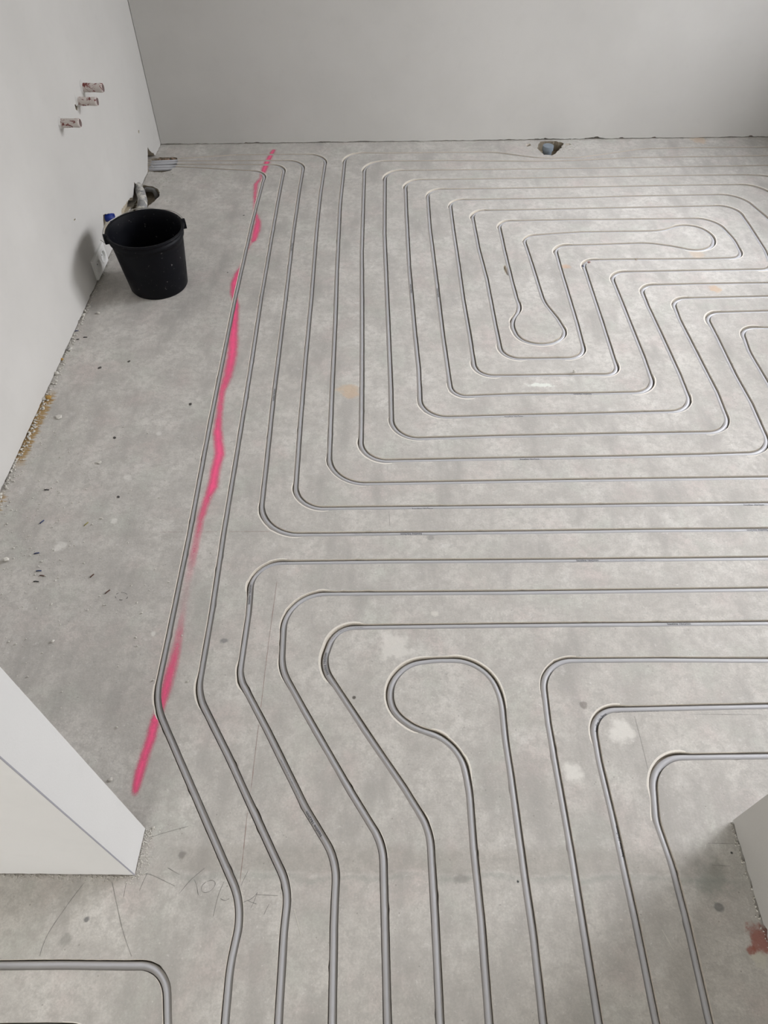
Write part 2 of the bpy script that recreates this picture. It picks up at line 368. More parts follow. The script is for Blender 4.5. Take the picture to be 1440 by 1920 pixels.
# ------------------------------------------------------------------ floor with milled channels
def offsets(path, seed):
    """outlines of the milled slot: jittered edges, wider on the outside of every bend"""
    n = len(path); rnd = random.Random(seed)
    tang = []
    for i in range(n):
        a = path[max(0, i-1)]; b = path[min(n-1, i+1)]; tang.append((b-a).normalized())
    S_ = [0.0]
    for i in range(1, n): S_.append(S_[-1]+(path[i]-path[i-1]).length)
    K = [0.0]*n
    for i in range(2, n-2):
        a, b = tang[i-2], tang[i+2]
        K[i] = (a.x*b.y-a.y*b.x)/max(1e-6, S_[i+2]-S_[i-2])
    Ks = [0.0]*n
    for i in range(n):
        lo, hi = max(0, i-6), min(n-1, i+6)
        w = 0; s = 0
        for j in range(lo, hi+1):
            g = math.exp(-((S_[j]-S_[i])/0.030)**2); w += g; s += g*K[j]
        Ks[i] = s/w
    L = []; R = []; E = []
    for i in range(n):
        s = S_[i]; nr = Vector((-tang[i].y, tang[i].x))
        base = 0.0088
        b1 = base + 0.0006*noise.noise(Vector((s*14, seed*3.1, 0))) + 0.0003*noise.noise(Vector((s*90, seed, 5)))
        b2 = base + 0.0006*noise.noise(Vector((s*14, seed*3.1, 9))) + 0.0003*noise.noise(Vector((s*90, seed, 7)))
        k = abs(Ks[i]); e = min(1.0, max(0.0, (k-1.0)/5.5)); e = e*e*(3-2*e)
        vary = 0.75+0.5*noise.noise(Vector((s*2.3, seed*7.7, 1)))
        e = 0.0078*e*vary*(1.0 if path[i].y > 0.45 else 0.30)*(1.0 if noise.noise(Vector((s*8, seed*1.7, 4))) > -0.25 else 0.6)
        e *= 1.15; h = 0.38
        if Ks[i] > 0: b2 += e*h
        else: b1 += e*h
        if noise.noise(Vector((s*31, seed, 33))) > 0.50: b1 += 0.0013
        if noise.noise(Vector((s*31, seed, 55))) > 0.50: b2 += 0.0013
        L.append(path[i]+nr*b1); R.append(path[i]-nr*b2)
        sg = -1 if Ks[i] > 0 else 1; bb = b1 if sg > 0 else b2
        E.append((sg, e, path[i]+nr*sg*(bb-0.0006), path[i]+nr*sg*(bb+e*(1-h))))
    cur = []
    for q in E+[(0, 0, None, None)]:
        if q[1] > 0.0016 and (not cur or q[0] == cur[-1][0]): cur.append(q)
        else:
            if len(cur) > 4: BEVELS.append(([r[2] for r in cur], [r[3] for r in cur]))
            cur = []
    return L + R[::-1]

def ragged(pts, amp=0.006, step=0.012, seed=0):
    out = []; n = len(pts); rnd = random.Random(seed)
    for i in range(n):
        a, b = pts[i], pts[(i+1) % n]; L = (b-a).length; k = max(1, int(L/step))
        for j in range(k):
            p = a.lerp(b, j/k); out.append(p+Vector((rnd.uniform(-amp, amp), rnd.uniform(-amp, amp))))
    return out

X0, X1, Y0, Y1 = -2.45, 2.40, -3.55, 4.35
cdt_v = [Vector((X0, Y0)), Vector((X1, Y0)), Vector((X1, Y1)), Vector((X0, Y1))]
cdt_f = [[0, 1, 2, 3]]; lev = {0: 0.0}
def add_poly(poly, depth):
    area_ = sum(poly[i].x*poly[(i+1) % len(poly)].y-poly[(i+1) % len(poly)].x*poly[i].y for i in range(len(poly)))
    if area_ < 0: poly = poly[::-1]
    b = len(cdt_v); cdt_v.extend(poly); lev[len(cdt_f)] = depth; cdt_f.append(list(range(b, b+len(poly))))
SLOTS = []; BEVELS = []
for i, (k, p) in enumerate(PATHS.items()):
    path = p
    # long courses are cut into lengths so no outline gets too long; the lengths overlap
    CH = 420
    for a in range(0, len(path), CH):
        seg = path[max(0, a-3):a+CH+3]
        if len(seg) > 4:
            off = offsets(path, i+1) if a == 0 else off
            n = len(path); Lf = off[:n]; Rt = off[n:][::-1]
            a0 = max(0, a-3); a1 = min(n, a+CH+3)
            poly = Lf[a0:a1]+Rt[a0:a1][::-1]
            SLOTS.append(poly); add_poly(poly, -0.0215)
# the bends are milled wider on the outside, with a steep side from the floor down to the pipe
low_verts = set()
for inner, outer in BEVELS:
    poly = inner+outer[::-1]; SLOTS.append(poly)
    ar = sum(poly[i].x*poly[(i+1) % len(poly)].y-poly[(i+1) % len(poly)].x*poly[i].y for i in range(len(poly)))
    b = len(cdt_v); ids = list(range(b, b+len(poly)))
    low_verts.update(range(b, b+len(inner))); cdt_v.extend(poly)
    lev[len(cdt_f)] = -0.001; cdt_f.append(ids if ar > 0 else ids[::-1])
# broken-out holes in the screed
def hole(pxs, depth, seed, amp=0.004):
    poly = ragged([fl(*p) for p in pxs], amp, 0.012, seed); SLOTS.append(poly); add_poly(poly, depth)
hole([(284, 298), (300, 295), (331, 295), (334, 300), (329, 312), (318, 320), (302, 324), (276, 321)], -0.030, 3, 0.003)
hole([(1012, 266), (1040, 264), (1056, 268), (1054, 276), (1046, 284), (1036, 291), (1020, 290), (1008, 280)], -0.05, 5)
hole([(985, 271), (994, 269), (996, 273), (988, 275)], -0.02, 6, 0.002)
hole([(268, 347), (285, 349), (299, 356), (300, 368), (288, 378), (272, 392), (255, 398), (248, 392), (258, 372)], -0.045, 8)
hole([(944, 499), (947, 497), (951, 506), (954, 517), (950, 515), (946, 508)], -0.012, 10, .0006)
hole([(1059, 270), (1068, 269), (1072, 271), (1062, 272)], -0.015, 9, 0.001)
# paint line: extra floor points near it
LINE = [(513, 282, 4, .7), (507, 292, 4, .9), (500, 306, 5, .95), (494, 322, 5, .8), (490, 333, 4, .35), (480, 345, 4, .65), (478, 370, 4, .5), (478, 398, 4, .3), (484, 415, 5, .8), (481, 432, 6, 1.),
        (476, 450, 5, .85), (471, 456, 3, .3), (462, 470, 3, .3), (455, 495, 4, .35), (446, 512, 5, .8), (440, 530, 6, 1.0), (437, 548, 5, .7), (443, 572, 5, .8), (440, 600, 6, .95), (437, 640, 8, 1.0),
        (435, 668, 8, .95), (427, 705, 8, .8), (416, 735, 6, .7), (411, 780, 6, .65), (408, 808, 7, .95), (412, 850, 8, 1.05), (403, 885, 8, .95), (399, 912, 8, 1.05), (388, 935, 7, .75), (378, 968, 7, .55),
        (370, 1005, 7, .4), (362, 1045, 8, .32), (352, 1090, 9, .14), (344, 1140, 9, .14), (338, 1175, 8, .25), (332, 1215, 8, .5), (321, 1255, 9, .75), (313, 1285, 9, .85), (305, 1318, 7, .8),
        (291, 1350, 7, 1.05), (283, 1385, 8, 1.0), (272, 1415, 8, .85), (263, 1445, 8, 1.0), (257, 1468, 7, 1.0), (254, 1483, 6, .8)]
LW = [(fl(x, y), w*2.532/(y+630), s) for x, y, w, s in LINE]
cell = {}
LX = [(LW[0][0]*2-LW[1][0], 0, 0)]+LW+[(LW[-1][0]+(LW[-1][0]-LW[-2][0]).normalized()*.035, 0, 0)]
for i in range(len(LX)-1):
    a, wa, sa = LX[i]; b, wb, sb = LX[i+1]; L = (b-a).length; k = max(1, int(L/0.006))
    d = (b-a).normalized(); nr = Vector((-d.y, d.x))
    for j in range(k):
        q = a.lerp(b, j/k)
        for m in range(-8, 9):
            pt = q+nr*(m*0.005+random.uniform(-.001, .001)); key = (round(pt.x/0.005), round(pt.y/0.005))
            if key not in cell: cell[key] = pt
cdt_v.extend(cell.values())
vo, ed, fo, ov, oe, of = delaunay_2d_cdt(cdt_v, [], cdt_f, 0, 1e-6)
zl = []
for ids in of: zl.append(min([lev[i] for i in ids]) if ids else None)
is_low = [any(k in low_verts for k in o) for o in ov]
is_in = [bool(o) for o in ov]
vmap = {}; FV = []; FF = []; FMt = []
def vid(i, z):
    k = (i, round(z, 4))
    if k not in vmap: vmap[k] = len(FV); FV.append((vo[i].x, vo[i].y, z))
    return vmap[k]
def vz(fi, i):
    if zl[fi] != -0.001: return zl[fi]
    return -0.0155 if (is_low[i] or not is_in[i]) else 0.0
eface = {}
for fi, f in enumerate(fo):
    if zl[fi] is None: continue
    FF.append([vid(i, vz(fi, i)) for i in f]); FMt.append(0 if zl[fi] == 0 else 3 if zl[fi] == -0.001 else 1 if zl[fi] > -0.024 else 2)
    for a, b in zip(f, f[1:]+f[:1]):
        eface.setdefault((min(a, b), max(a, b)), []).append((fi, a, b))
for lst in eface.values():
    if len(lst) != 2: continue
    (f1, a, b), (f2, _, _) = lst
    za, zb, ya, yb = vz(f1, a), vz(f1, b), vz(f2, a), vz(f2, b)
    if za == ya and zb == yb: continue
    if za+zb < ya+yb: za, zb, ya, yb, a, b = yb, ya, zb, za, b, a
    q = [vid(b, zb), vid(a, za), vid(a, ya), vid(b, yb)]
    q = [v for j, v in enumerate(q) if v != q[j-1]]
    if len(set(q)) > 2: FF.append(q); FMt.append(2 if min(za, ya) < -0.024 else 1)
# slab edge and underside keep the slab solid
b0 = len(FV); FV += [(X0, Y0, -.12), (X1, Y0, -.12), (X1, Y1, -.12), (X0, Y1, -.12), (X0, Y0, 0), (X1, Y0, 0), (X1, Y1, 0), (X0, Y1, 0)]
FF += [[b0+3, b0+2, b0+1, b0]]+[[b0+i, b0+(i+1) % 4, b0+4+(i+1) % 4, b0+4+i] for i in range(4)]; FMt += [1]*5
floor = struct(mesh_obj('floor', FV, FF, [M['floor'], M['cut'], M['dirt'], M['freshcut_lit']], FMt))

# pink line: the paint sits on the top faces of the floor only
def cover(p):
    best = 0.0
    for i in range(len(LW)-1):
        a, wa, sa = LW[i]; b, wb, sb = LW[i+1]; ab = b-a; t = max(0, min(1, (p-a).dot(ab)/ab.length_squared))
        d = (p-a-ab*t).length; w = wa+(wb-wa)*t; s = sa+(sb-sa)*t
        v = s*math.exp(-(d/(w*1.02))**2)
        if v > best: best = v
    return best
pv = {}; PV = []; PF = []; PC = []
for fi, f in enumerate(fo):
    if zl[fi] != 0.0: continue
    c = sum((vo[i] for i in f), Vector((0, 0)))/len(f)
    if not (-1.0 < c.x < -0.2 and 0.4 < c.y < 3.9): continue
    cs = [cover(vo[i]) for i in f]
    if max(cs) < 0.02 or max((vo[f[i]]-vo[f[i-1]]).length for i in range(3)) > 0.05: continue
    for i, cc in zip(f, cs):
        if i not in pv: pv[i] = len(PV); PV.append((vo[i].x, vo[i].y, 0.0003)); PC.append(cc if cc >= 0.02 else 0.0)
    PF.append([pv[i] for i in f])
pk = mesh_obj('spray_paint_line', PV, PF, M['spray'])
at = pk.data.attributes.new('cover', 'FLOAT', 'POINT'); at.data.foreach_set('value', PC)
tag(pk, 'fluorescent pink spray-painted line running down the concrete floor beside the leftmost pipe', 'paint line')

# ------------------------------------------------------------------ pipes
def tube_rows(pts, r, n=12):
    """rings along 3D points with a steady frame"""
    V = []; Fc = []
    m = len(pts)
    for i, p in enumerate(pts):
        t = (pts[min(m-1, i+1)]-pts[max(0, i-1)]).normalized()
        side = Vector((0, 0, 1)).cross(t)
        if side.length < 1e-4: side = Vector((1, 0, 0))
        side.normalize(); up = t.cross(side)
        for k in range(n):
            a = 2*math.pi*k/n; V.append(p+side*math.cos(a)*r+up*math.sin(a)*r)
    for i in range(m-1):
        for k in range(n):
            Fc.append([i*n+k, i*n+(k+1) % n, (i+1)*n+(k+1) % n, (i+1)*n+k])
    Fc.append(list(range(n))[::-1]); Fc.append([(m-1)*n+k for k in range(n)])
    return V, Fc
labels = {
 'spiral': 'long grey heating pipe winding in a square double spiral in floor channels',
 'c1': 'leftmost long grey pipe, alongside the pink line, from corner hole to bottom edge',
 'c2': 'second long grey pipe from the left, between leftmost pipe and the spiral',
 'd1': 'grey pipe just below the spiral, wide bend left then kinked down to bottom edge',
 'd2': 'grey pipe bending down from second straight row below the spiral',
 'd3': 'grey pipe with a tight sharp turn directly left of the round hook loop',
 'd4': 'grey pipe turning back on itself in a round hook-shaped loop',
 'd5': 'grey pipe curving down just right of the hook-shaped loop',
 'd6': 'second grey pipe curving down right of the hook loop, past a pale plaster splash',
 'd7': 'rightmost bent grey pipe, nearest the beige wall corner at lower right',
 'e1': 'short grey pipe bend in bottom left corner, in front of the white wall end',
 'e2': 'sliver of grey pipe at the very bottom left edge, below another bend',
}
P3 = {}; PIPES = {}
for k, p in PATHS.items():
    pts = []
    for i, q in enumerate(p):
        pts.append(Vector((q.x, q.y, ZP+0.0009*noise.noise(Vector((q.x*3, q.y*3, len(k)+ord(k[-1])))))))
    # slight slack: the pipe leans to the inside of its slot here and there
    P3[k] = pts
    V, Fc = tube_rows(pts, 0.0079)
    o = mesh_obj('heating_pipe', V, Fc, M['pipe'], smooth=True)
    tag(o, labels[k], 'pipe', 'underfloor heating pipes'); PIPES[k] = o
S_ARC = {}
for k, pts in P3.items():
    s = [0.0]
    for i in range(1, len(pts)): s.append(s[-1]+(pts[i]-pts[i-1]).length)
    S_ARC[k] = s
def path_at(k, s):
    arr = S_ARC[k]; i = min(len(arr)-2, max(0, bisect_right(arr, s)-1)); a, b = P3[k][i], P3[k][i+1]
    f = (s-arr[i])/(arr[i+1]-arr[i]); t = (b-a).normalized()
    return a.lerp(b, f), t
def near_s(k, px, py):
    q = fl(px, py); best = min(range(len(P3[k])), key=lambda i: (P3[k][i].xy-q).length_squared); return S_ARC[k][best]
def text_mesh(txt, size):
    cu = bpy.data.curves.new('t', 'FONT'); cu.body = txt; cu.size = size; cu.resolution_u = 2
    o = bpy.data.objects.new('t', cu); COL.objects.link(o)
    dg = bpy.context.evaluated_depsgraph_get(); me = bpy.data.meshes.new_from_object(o.evaluated_get(dg))
    bm = bmesh.new(); bm.from_mesh(me); zz = [q.co.y for q in bm.verts]
    for j in range(1, 6):
        y = min(zz)+(max(zz)-min(zz))*j/6
        bmesh.ops.bisect_plane(bm, geom=bm.verts[:]+bm.edges[:]+bm.faces[:], plane_co=(0, y, 0), plane_no=(0, 1, 0))
    bm.to_mesh(me); bm.free()
    v = [tuple(x.co) for x in me.vertices]; f = [list(p.vertices) for p in me.polygons]
    bpy.data.objects.remove(o); bpy.data.curves.remove(cu); bpy.data.meshes.remove(me); return v, f
TXT = text_mesh('baseline 16x2mm', 0.0104)
TXT2 = text_mesh('- - -- --- - -- - ---- -- - --- -- - - --- -- ----', 0.0075)
def marking(k, px, py, dirx, tilt=-0.35, trail=True):
    """prints the line of type along the pipe; dirx: reading direction follows the course (1) or runs against it (-1)"""
    s0 = near_s(k, px, py); R = 0.00812
    for nm, lb, (tv, tf), off in (('printed_lettering', 'small black printed lettering along the pipe', TXT, 0.0), ('printed_dashes', 'fine printed dashes following the lettering', TXT2, 0.096)):
        V = []
        for x, y, z in tv:
            c, t = path_at(k, s0+dirx*(x*0.86+off)); t = t*dirx; up = Vector((0, 0, 1)).cross(t)
            a = (y-0.004)/R + tilt
            V.append(c+Vector((0, 0, 1))*math.cos(a)*R+up*math.sin(a)*R)
        mesh_obj(nm, V, tf, M['ink'], parent=PIPES[k])['label'] = lb
for k, px, py, d, ti in [('spiral', 948, 781, -1, -.3), ('spiral', 977, 861, -1, -.3), ('spiral', 1110, 739, -1, .2), ('spiral', 771, 952, -1, -.5), ('spiral', 1396, 946, -1, -.3),
                         ('spiral', 792, 1001, -1, .2), ('spiral', 1440, 994, -1, .2), ('d1', 1084, 1051, -1, .1), ('d2', 1700, 1104, -1, 0), ('d3', 1253, 1170, -1, .2),
                         ('d1', 469, 1128, -1, .3), ('d3', 616, 1266, -1, .3), ('spiral', 820, 556, 1, 0.2), ('spiral', 773, 548, 1, 0.2), ('spiral', 545, 470, 1, .2), ('spiral', 511, 752, 1, .1),
                         ('d1', 602, 1566, -1, .5), ('d6', 1160, 1600, 1, -.5), ('d6', 1118, 1370, 1, -.5)]:
    # reading direction in the photograph: left to right unless the type stands on its head
    s = near_s(k, px, py); c, t = path_at(k, s)
    if (px, py) in ((1110, 739), (792, 1001), (1440, 994)): dd = -1 if t.x > 0 else 1
    elif abs(t.x) > abs(t.y): dd = 1 if t.x > 0 else -1
    else: dd = 1 if t.y > 0 else -1
    marking(k, px, py, dd, ti)

# ------------------------------------------------------------------ walls
def wall(name, a, b, h, side, thick=0.12, skin=0.012, gap=0.005, jag=0.004, holes=(), seed=1, z0=0.0, s_in=0.0, mat='wall', opening=None, trim=(0, 0)):
    """a->b along the foot of the visible face; side=+1: the masonry lies left of a->b.  Skin of plaster over masonry, ragged at the foot."""
    a = Vector(a); b = Vector(b); L = (b-a).length; d = (b-a)/L; n = Vector((-d.y, d.x))*side
    rnd = random.Random(seed)
    pts = []; s = s_in
    k = int(L/0.011)
    for i in range(k+1):
        s = s_in+(L-s_in)*i/k
        g = gap+jag*(noise.noise(Vector((s*9, seed, 0)))+0.8*noise.noise(Vector((s*45, seed, 2))))
        if noise.noise(Vector((s*17, seed, 8))) > 0.45: g += jag*1.2
        pts.append(Vector((s, max(0.0012, g))))
    pts += [Vector((L, h)), Vector((s_in, h))]
    vs = list(pts); fs = [list(range(len(pts)))]; dep = {0: 0}
    for hp, depth in holes:
        base = len(vs); ar = sum(hp[i].x*hp[(i+1) % len(hp)].y-hp[(i+1) % len(hp)].x*hp[i].y for i in range(len(hp)))
        hp = hp if ar > 0 else hp[::-1]; vs += hp; dep[len(fs)] = depth; fs.append(list(range(base, base+len(hp))))
    if opening:
        for s0, s1, q0, q1 in opening:
            base = len(vs); vs += [Vector((s0, q0)), Vector((s1, q0)), Vector((s1, q1)), Vector((s0, q1))]
            dep[len(fs)] = None; fs.append([base, base+1, base+2, base+3])
    o_v, _, o_f, _, _, o_of = delaunay_2d_cdt(vs, [], fs, 0, 1e-6)
    V = []; Fc = []; Mt = []; mp = {}
    def vv(i, dpt):
        kk = (i, dpt)
        if kk not in mp:
            p = o_v[i]; w = a+d*p.x+n*dpt; mp[kk] = len(V); V.append((w.x, w.y, z0+p.y))
        return mp[kk]
    es = {}
    for f, ids in zip(o_f, o_of):
        if 0 not in ids: continue
        dd = 0.0; skip = False
        for i in ids:
            if dep[i] is None: skip = True
            elif dep[i] > dd: dd = dep[i]
        if skip: continue
        Fc.append([vv(i, dd) for i in f]); Mt.append(0 if dd == 0 else 1)
        for p, q in zip(f, f[1:]+f[:1]): es.setdefault((min(p, q), max(p, q)), []).append((dd, p, q))
    for l in es.values():
        if len(l) == 1:
            dd, p, q = l[0]; d2 = max(dd, skin)
            if opening and any(o0-1e-4 <= min(o_v[p].x, o_v[q].x) and max(o_v[p].x, o_v[q].x) <= o1+1e-4 and q0-1e-4 <= min(o_v[p].y, o_v[q].y) and max(o_v[p].y, o_v[q].y) <= q1+1e-4 for o0, o1, q0, q1 in opening): d2 = thick
        elif l[0][0] != l[1][0]: dd, p, q = min(l, key=lambda e: e[0]); d2 = max(l[0][0], l[1][0])
        else: continue
        if d2 > dd: Fc.append([vv(q, dd), vv(p, dd), vv(p, d2), vv(q, d2)]); Mt.append(0 if d2 == thick or (len(l) == 1 and abs(o_v[p].x-o_v[q].x) < 1e-5 and abs(o_v[p].y-o_v[q].y) > .05) else 1)
    # masonry body behind the skin
    def box(s0, s1, q0, q1):
        s0 = max(s0, trim[0]); s1 = min(s1, L-trim[1]); bb = len(V)
        for dpt in (skin, thick):
            for s, q in ((s0, q0), (s1, q0), (s1, q1), (s0, q1)):
                w = a+d*s+n*dpt; V.append((w.x, w.y, q))
        Fc.extend([[bb+i for i in f] for f in ([0, 1, 2, 3], [7, 6, 5, 4], [0, 4, 5, 1], [1, 5, 6, 2], [2, 6, 7, 3], [3, 7, 4, 0])]); Mt.extend([2]*6)
    dmax = max([dd for _, dd in holes]+[0])
    if opening:
        e = 0
        for s0, s1, q0, q1 in sorted(opening):
            box(e, s0, -.1, h); box(s0, s1, -.1, q0); box(s0, s1, q1, h); e = s1
        box(e, L, -.1, h)
    elif holes:
        # body set back behind the deepest break-out
        sk = skin; ss = [p.x for hp, _ in holes for p in hp]; zz = [p.y for hp, _ in holes for p in hp]
        s0, s1, q1 = max(0, min(ss)-.01), min(L, max(ss)+.01), max(zz)+.01
        box(0, s0, -.1, h); box(s1, L, -.1, h); box(s0, s1, q1, h)
        skin_keep = skin; bb = len(V)
        for dpt in (dmax+0.004, max(thick, dmax+.02)):
            for s, q in ((s0, -.1), (s1, -.1), (s1, q1), (s0, q1)):
                w = a+d*s+n*dpt; V.append((w.x, w.y, q))
        Fc.extend([[bb+i for i in f] for f in ([0, 1, 2, 3], [7, 6, 5, 4], [0, 4, 5, 1], [1, 5, 6, 2], [2, 6, 7, 3], [3, 7, 4, 0])]); Mt.extend([2]*6)
    else: box(0, L, -.1, h)
    return struct(mesh_obj(name, V, Fc, [M[mat], M['rough'], M['brick']], Mt))

H = 2.60
cBL = fl(301.5, 271.5); cBR = fl(1440, 257)
dB = (cBR-cBL).normalized()
wl0 = fl(0, 926); dL = (wl0-cBL).normalized()
LWA = cBL-dL*0.12; LWB = cBL+dL*(cBL.y-0.435)/(-dL.y)
nL = Vector((1, 0, 0)); nLw = Vector((-dL.y, dL.x, 0))
def lw(px, py):
    p = on_plane(px, py, Vector((cBL.x, cBL.y, 0)), Vector((dL.y, -dL.x, 0)))
    return Vector(((p.xy-cBL).dot(dL), p.z))
def lpoly(pxs, seed, amp=0.003): 
    q = ragged([lw(*p) for p in pxs], amp, 0.01, seed)
    return [Vector((max(0.001, v.x)+0.12, max(0.0006, v.y))) for v in q]
lholes = [
    (lpoly([(277, 276), (281, 283), (288, 288), (293, 294), (290, 301), (280, 322), (277, 322), (277, 300)], 1, .002), 0.06),
    (lpoly([(252, 342), (257, 348), (266, 350), (272, 351), (268, 368), (250, 392), (246, 388), (250, 366)], 2), 0.05),
    (lpoly([(228, 392), (243, 372), (249, 371), (247, 386), (236, 406), (228, 410)], 3), 0.02),
    (lpoly([(193, 402), (203, 400), (214, 405), (222, 412), (214, 432), (205, 455), (196, 440)], 4), 0.035),
    (lpoly([(259, 245), (261, 244), (261, 250), (260, 250)], 6, .0006), 0.004), (lpoly([(138, 412), (141, 409), (142, 411), (139, 414)], 7, .0006), 0.004),
    (lpoly([(140, 196), (146, 196), (145, 207), (142, 205)], 5, .001), 0.02),
]
wall('wall_left', LWA, LWB, H, -1, holes=lholes, seed=3, gap=0.004, jag=0.004)
def rag_strip(s0, s1, hh, seed):
    rnd = random.Random(seed); n = int((s1-s0)/.007)
    return [Vector((s0, .0008)), Vector((s1, .0008))]+[Vector((s1-(s1-s0)*(i+.5)/n, hh*(.55+.75*rnd.random())*min(1, 4*min(i+.7, n-i)/n))) for i in range(n)]
cR = cBL+dB*((2.40-cBL.x)/dB.x)
wall('wall_back', cBL+dB*0.0022, cR, H, 1, seed=5, gap=0.0035, jag=0.0045,
     holes=[(q, .03) for q in (rag_strip(2.13, 2.22, .0045, 3), rag_strip(2.235, 2.36, .012, 4), rag_strip(1.90, 2.05, .006, 5), rag_strip(.80, .92, .006, 6))])
# right wall with the window, and a nearer opening added for fill light
wall('wall_right', (2.40, Y0+.15), (2.40, cR.y+.05), H, -1, seed=6, opening=[(0.75-(Y0+.15), 2.0-(Y0+.15), .85, 2.30), (2.35-(Y0+.15), 3.65-(Y0+.15), .85, 2.30)])
# partition on the left: thin wall ending at the opening
pF = fl(253, 1641); pB = fl(273, 1554)
wall('wall_front_left', (-2.45, pF.y), (pF.x, pF.y), H, 1, thick=0.05, seed=8, gap=0.0035, jag=0.004, trim=(0, .013), mat='wallw')
pe = wall('wall_front_left_end', (pF.x, pF.y), (pB.x, pB.y), H, 1, thick=0.10, seed=9, gap=0.0035, jag=0.004, mat='wallw')
wall('wall_front_left_inner', (pB.x-.0012, pB.y), (-1.30, pB.y), H, 1, thick=0.045, seed=10, trim=(.013, 0), mat='wallw')
# wall beside the opening on the right
rc = fl(1373, 1539); rd = fl(1440, 1768); dR = (rd-rc).normalized()
wall('wall_hall_right', rc, rc+dR*(rc.y-Y0-.1)/(-dR.y), H, 1, thick=0.11, seed=11, gap=0.004, jag=0.006)
wall('wall_front_right', (2.45, rc.y), (rc.x, rc.y), H, 1, thick=0.11, seed=12, trim=(0, .013))
wall('wall_hall_left', (-2.30, pF.y+.05), (-2.30, Y0+.1), H, -1, seed=13)
wall('wall_hall_rear', (X0, Y0+.12), (1.2, Y0+.12), H, -1, seed=14, opening=[(0.70, 2.4, .55, 2.35)])
mesh_obj_c = mesh_obj('ceiling', [(X0, Y0, H), (X1+.1, Y0, H), (X1+.1, Y1, H), (X0, Y1, H), (X0, Y0, H+.1), (X1+.1, Y0, H+.1), (X1+.1, Y1, H+.1), (X0, Y1, H+.1)],
    [[3, 2, 1, 0], [4, 5, 6, 7], [0, 1, 5, 4], [1, 2, 6, 5], [2, 3, 7, 6], [3, 0, 4, 7]], M['wallc'])
struct(mesh_obj_c)

def boxm(x0, x1, y0, y1, z0, z1):
    return ([(x0, y0, z0), (x1, y0, z0), (x1, y1, z0), (x0, y1, z0), (x0, y0, z1), (x1, y0, z1), (x1, y1, z1), (x0, y1, z1)],
            [[3, 2, 1, 0], [4, 5, 6, 7], [0, 1, 5, 4], [1, 2, 6, 5], [2, 3, 7, 6], [3, 0, 4, 7]])
def join(parts):
    V = []; Fc = []
    for v, f in parts:
        b = len(V); V += v; Fc += [[b+i for i in q] for q in f]
    return V, Fc
def window(name, plane, c, u0, u1, z0, z1):
    def bx(a0, a1, b0, b1, d0, d1):
        return boxm(c+d0, c+d1, a0, a1, b0, b1) if plane == 'x' else boxm(a0, a1, c+d0, c+d1, b0, b1)
    w = .06; um = (u0+u1)/2
    fr = join([bx(u0, u0+w, z0, z1, -.03, .03), bx(u1-w, u1, z0, z1, -.03, .03), bx(u0+w, u1-w, z0, z0+w, -.03, .03), bx(u0+w, u1-w, z1-w, z1, -.03, .03), bx(um-w/2, um+w/2, z0+w, z1-w, -.025, .025)])
    o = struct(mesh_obj(name, *fr, M['frame']))
    g = join([bx(u0+w, um-w/2, z0+w, z1-w, -.003, .003), bx(um+w/2, u1-w, z0+w, z1-w, -.003, .003)])
    mesh_obj('window_pane', *g, M['glass'], parent=o)
window('window_1', 'x', 2.48, 2.35, 3.65, .85, 2.30)
window('added_window_3', 'x', 2.48, 0.75, 2.0, .85, 2.30)  # unseen window added to go with the fill lamp
window('window_2', 'y', Y0+.04, X0+.70, X0+2.4, .55, 2.35)

struct(mesh_obj('shadow_gap_strip_1', *boxm(pF.x-.0012, pF.x+.0009, pF.y-.0009, pF.y+.0010, .004, H), M['seam_shade']))  # grey strip painted in for the shadow gap at the partition corner

# ------------------------------------------------------------------ bucket
def lathe(prof, n=48, cx=0, cy=0):
    V = []; Fc = []
    for r, z in prof:
        for k in range(n):
            a = 2*math.pi*k/n; V.append((cx+r*math.cos(a), cy+r*math.sin(a), z))
    m = len(prof)
    for i in range(m-1):
        for k in range(n): Fc.append([i*n+k, i*n+(k+1) % n, (i+1)*n+(k+1) % n, (i+1)*n+k])
    return V, Fc
BX, BY = -0.922, 2.515
bk = empty('bucket', (BX, BY, 0))
tag(bk, 'black plastic builder\'s bucket standing on the floor by the left wall socket', 'bucket')
prof = [(0.0005, 0.004), (0.098, 0.004), (0.104, 0.0), (0.110, 0.0), (0.1135, 0.006), (0.124, 0.10), (0.1345, 0.2), (0.1365, 0.222), (0.1415, 0.223), (0.1425, 0.236), (0.1385, 0.239), (0.139, 0.247), (0.1455, 0.248), (0.148, 0.2525), (0.146, 0.257),
        (0.140, 0.257), (0.1365, 0.252), (0.133, 0.2), (0.1215, 0.10), (0.111, 0.012), (0.0005, 0.010)]
V, Fc = lathe([(r*1.0, z*.94) for r, z in prof], 64)
body = mesh_obj('bucket_body', V, Fc, M['bucket'], parent=bk, smooth=True)
# lugs and wire bail lying against the far-left rim
def lug(ang):
    c, s = math.cos(ang), math.sin(ang); V, Fc = [], []
    prof2 = [(-.011, .212), (-.013, .225), (-.010, .240), (-.005, .246), (.005, .246), (.010, .240), (.013, .225), (.011, .212)]
    for off in (.141, .155):
        for t, z in prof2: V.append(((off)*c-t*s, (off)*s+t*c, z))
    n = len(prof2); Fc = [list(range(n))[::-1], list(range(n, 2*n))]+[[i, (i+1) % n, n+(i+1) % n, n+i] for i in range(n)]
    return V, Fc
A1 = math.radians(24); A2 = A1+math.pi
for A in (A1, A2): mesh_obj('handle_lug', *lug(A), M['bucket'], parent=bk)
pts = []
for i in range(41):
    t = i/40; a = A1+(A2-A1)*t          # arcs over the back, dropped against the rim
    r = 0.1555; pts.append(Vector((r*math.cos(a), r*math.sin(a), 0.231+0.006*math.sin(math.pi*t)+.006*math.sin(3*math.pi*t)**2)))
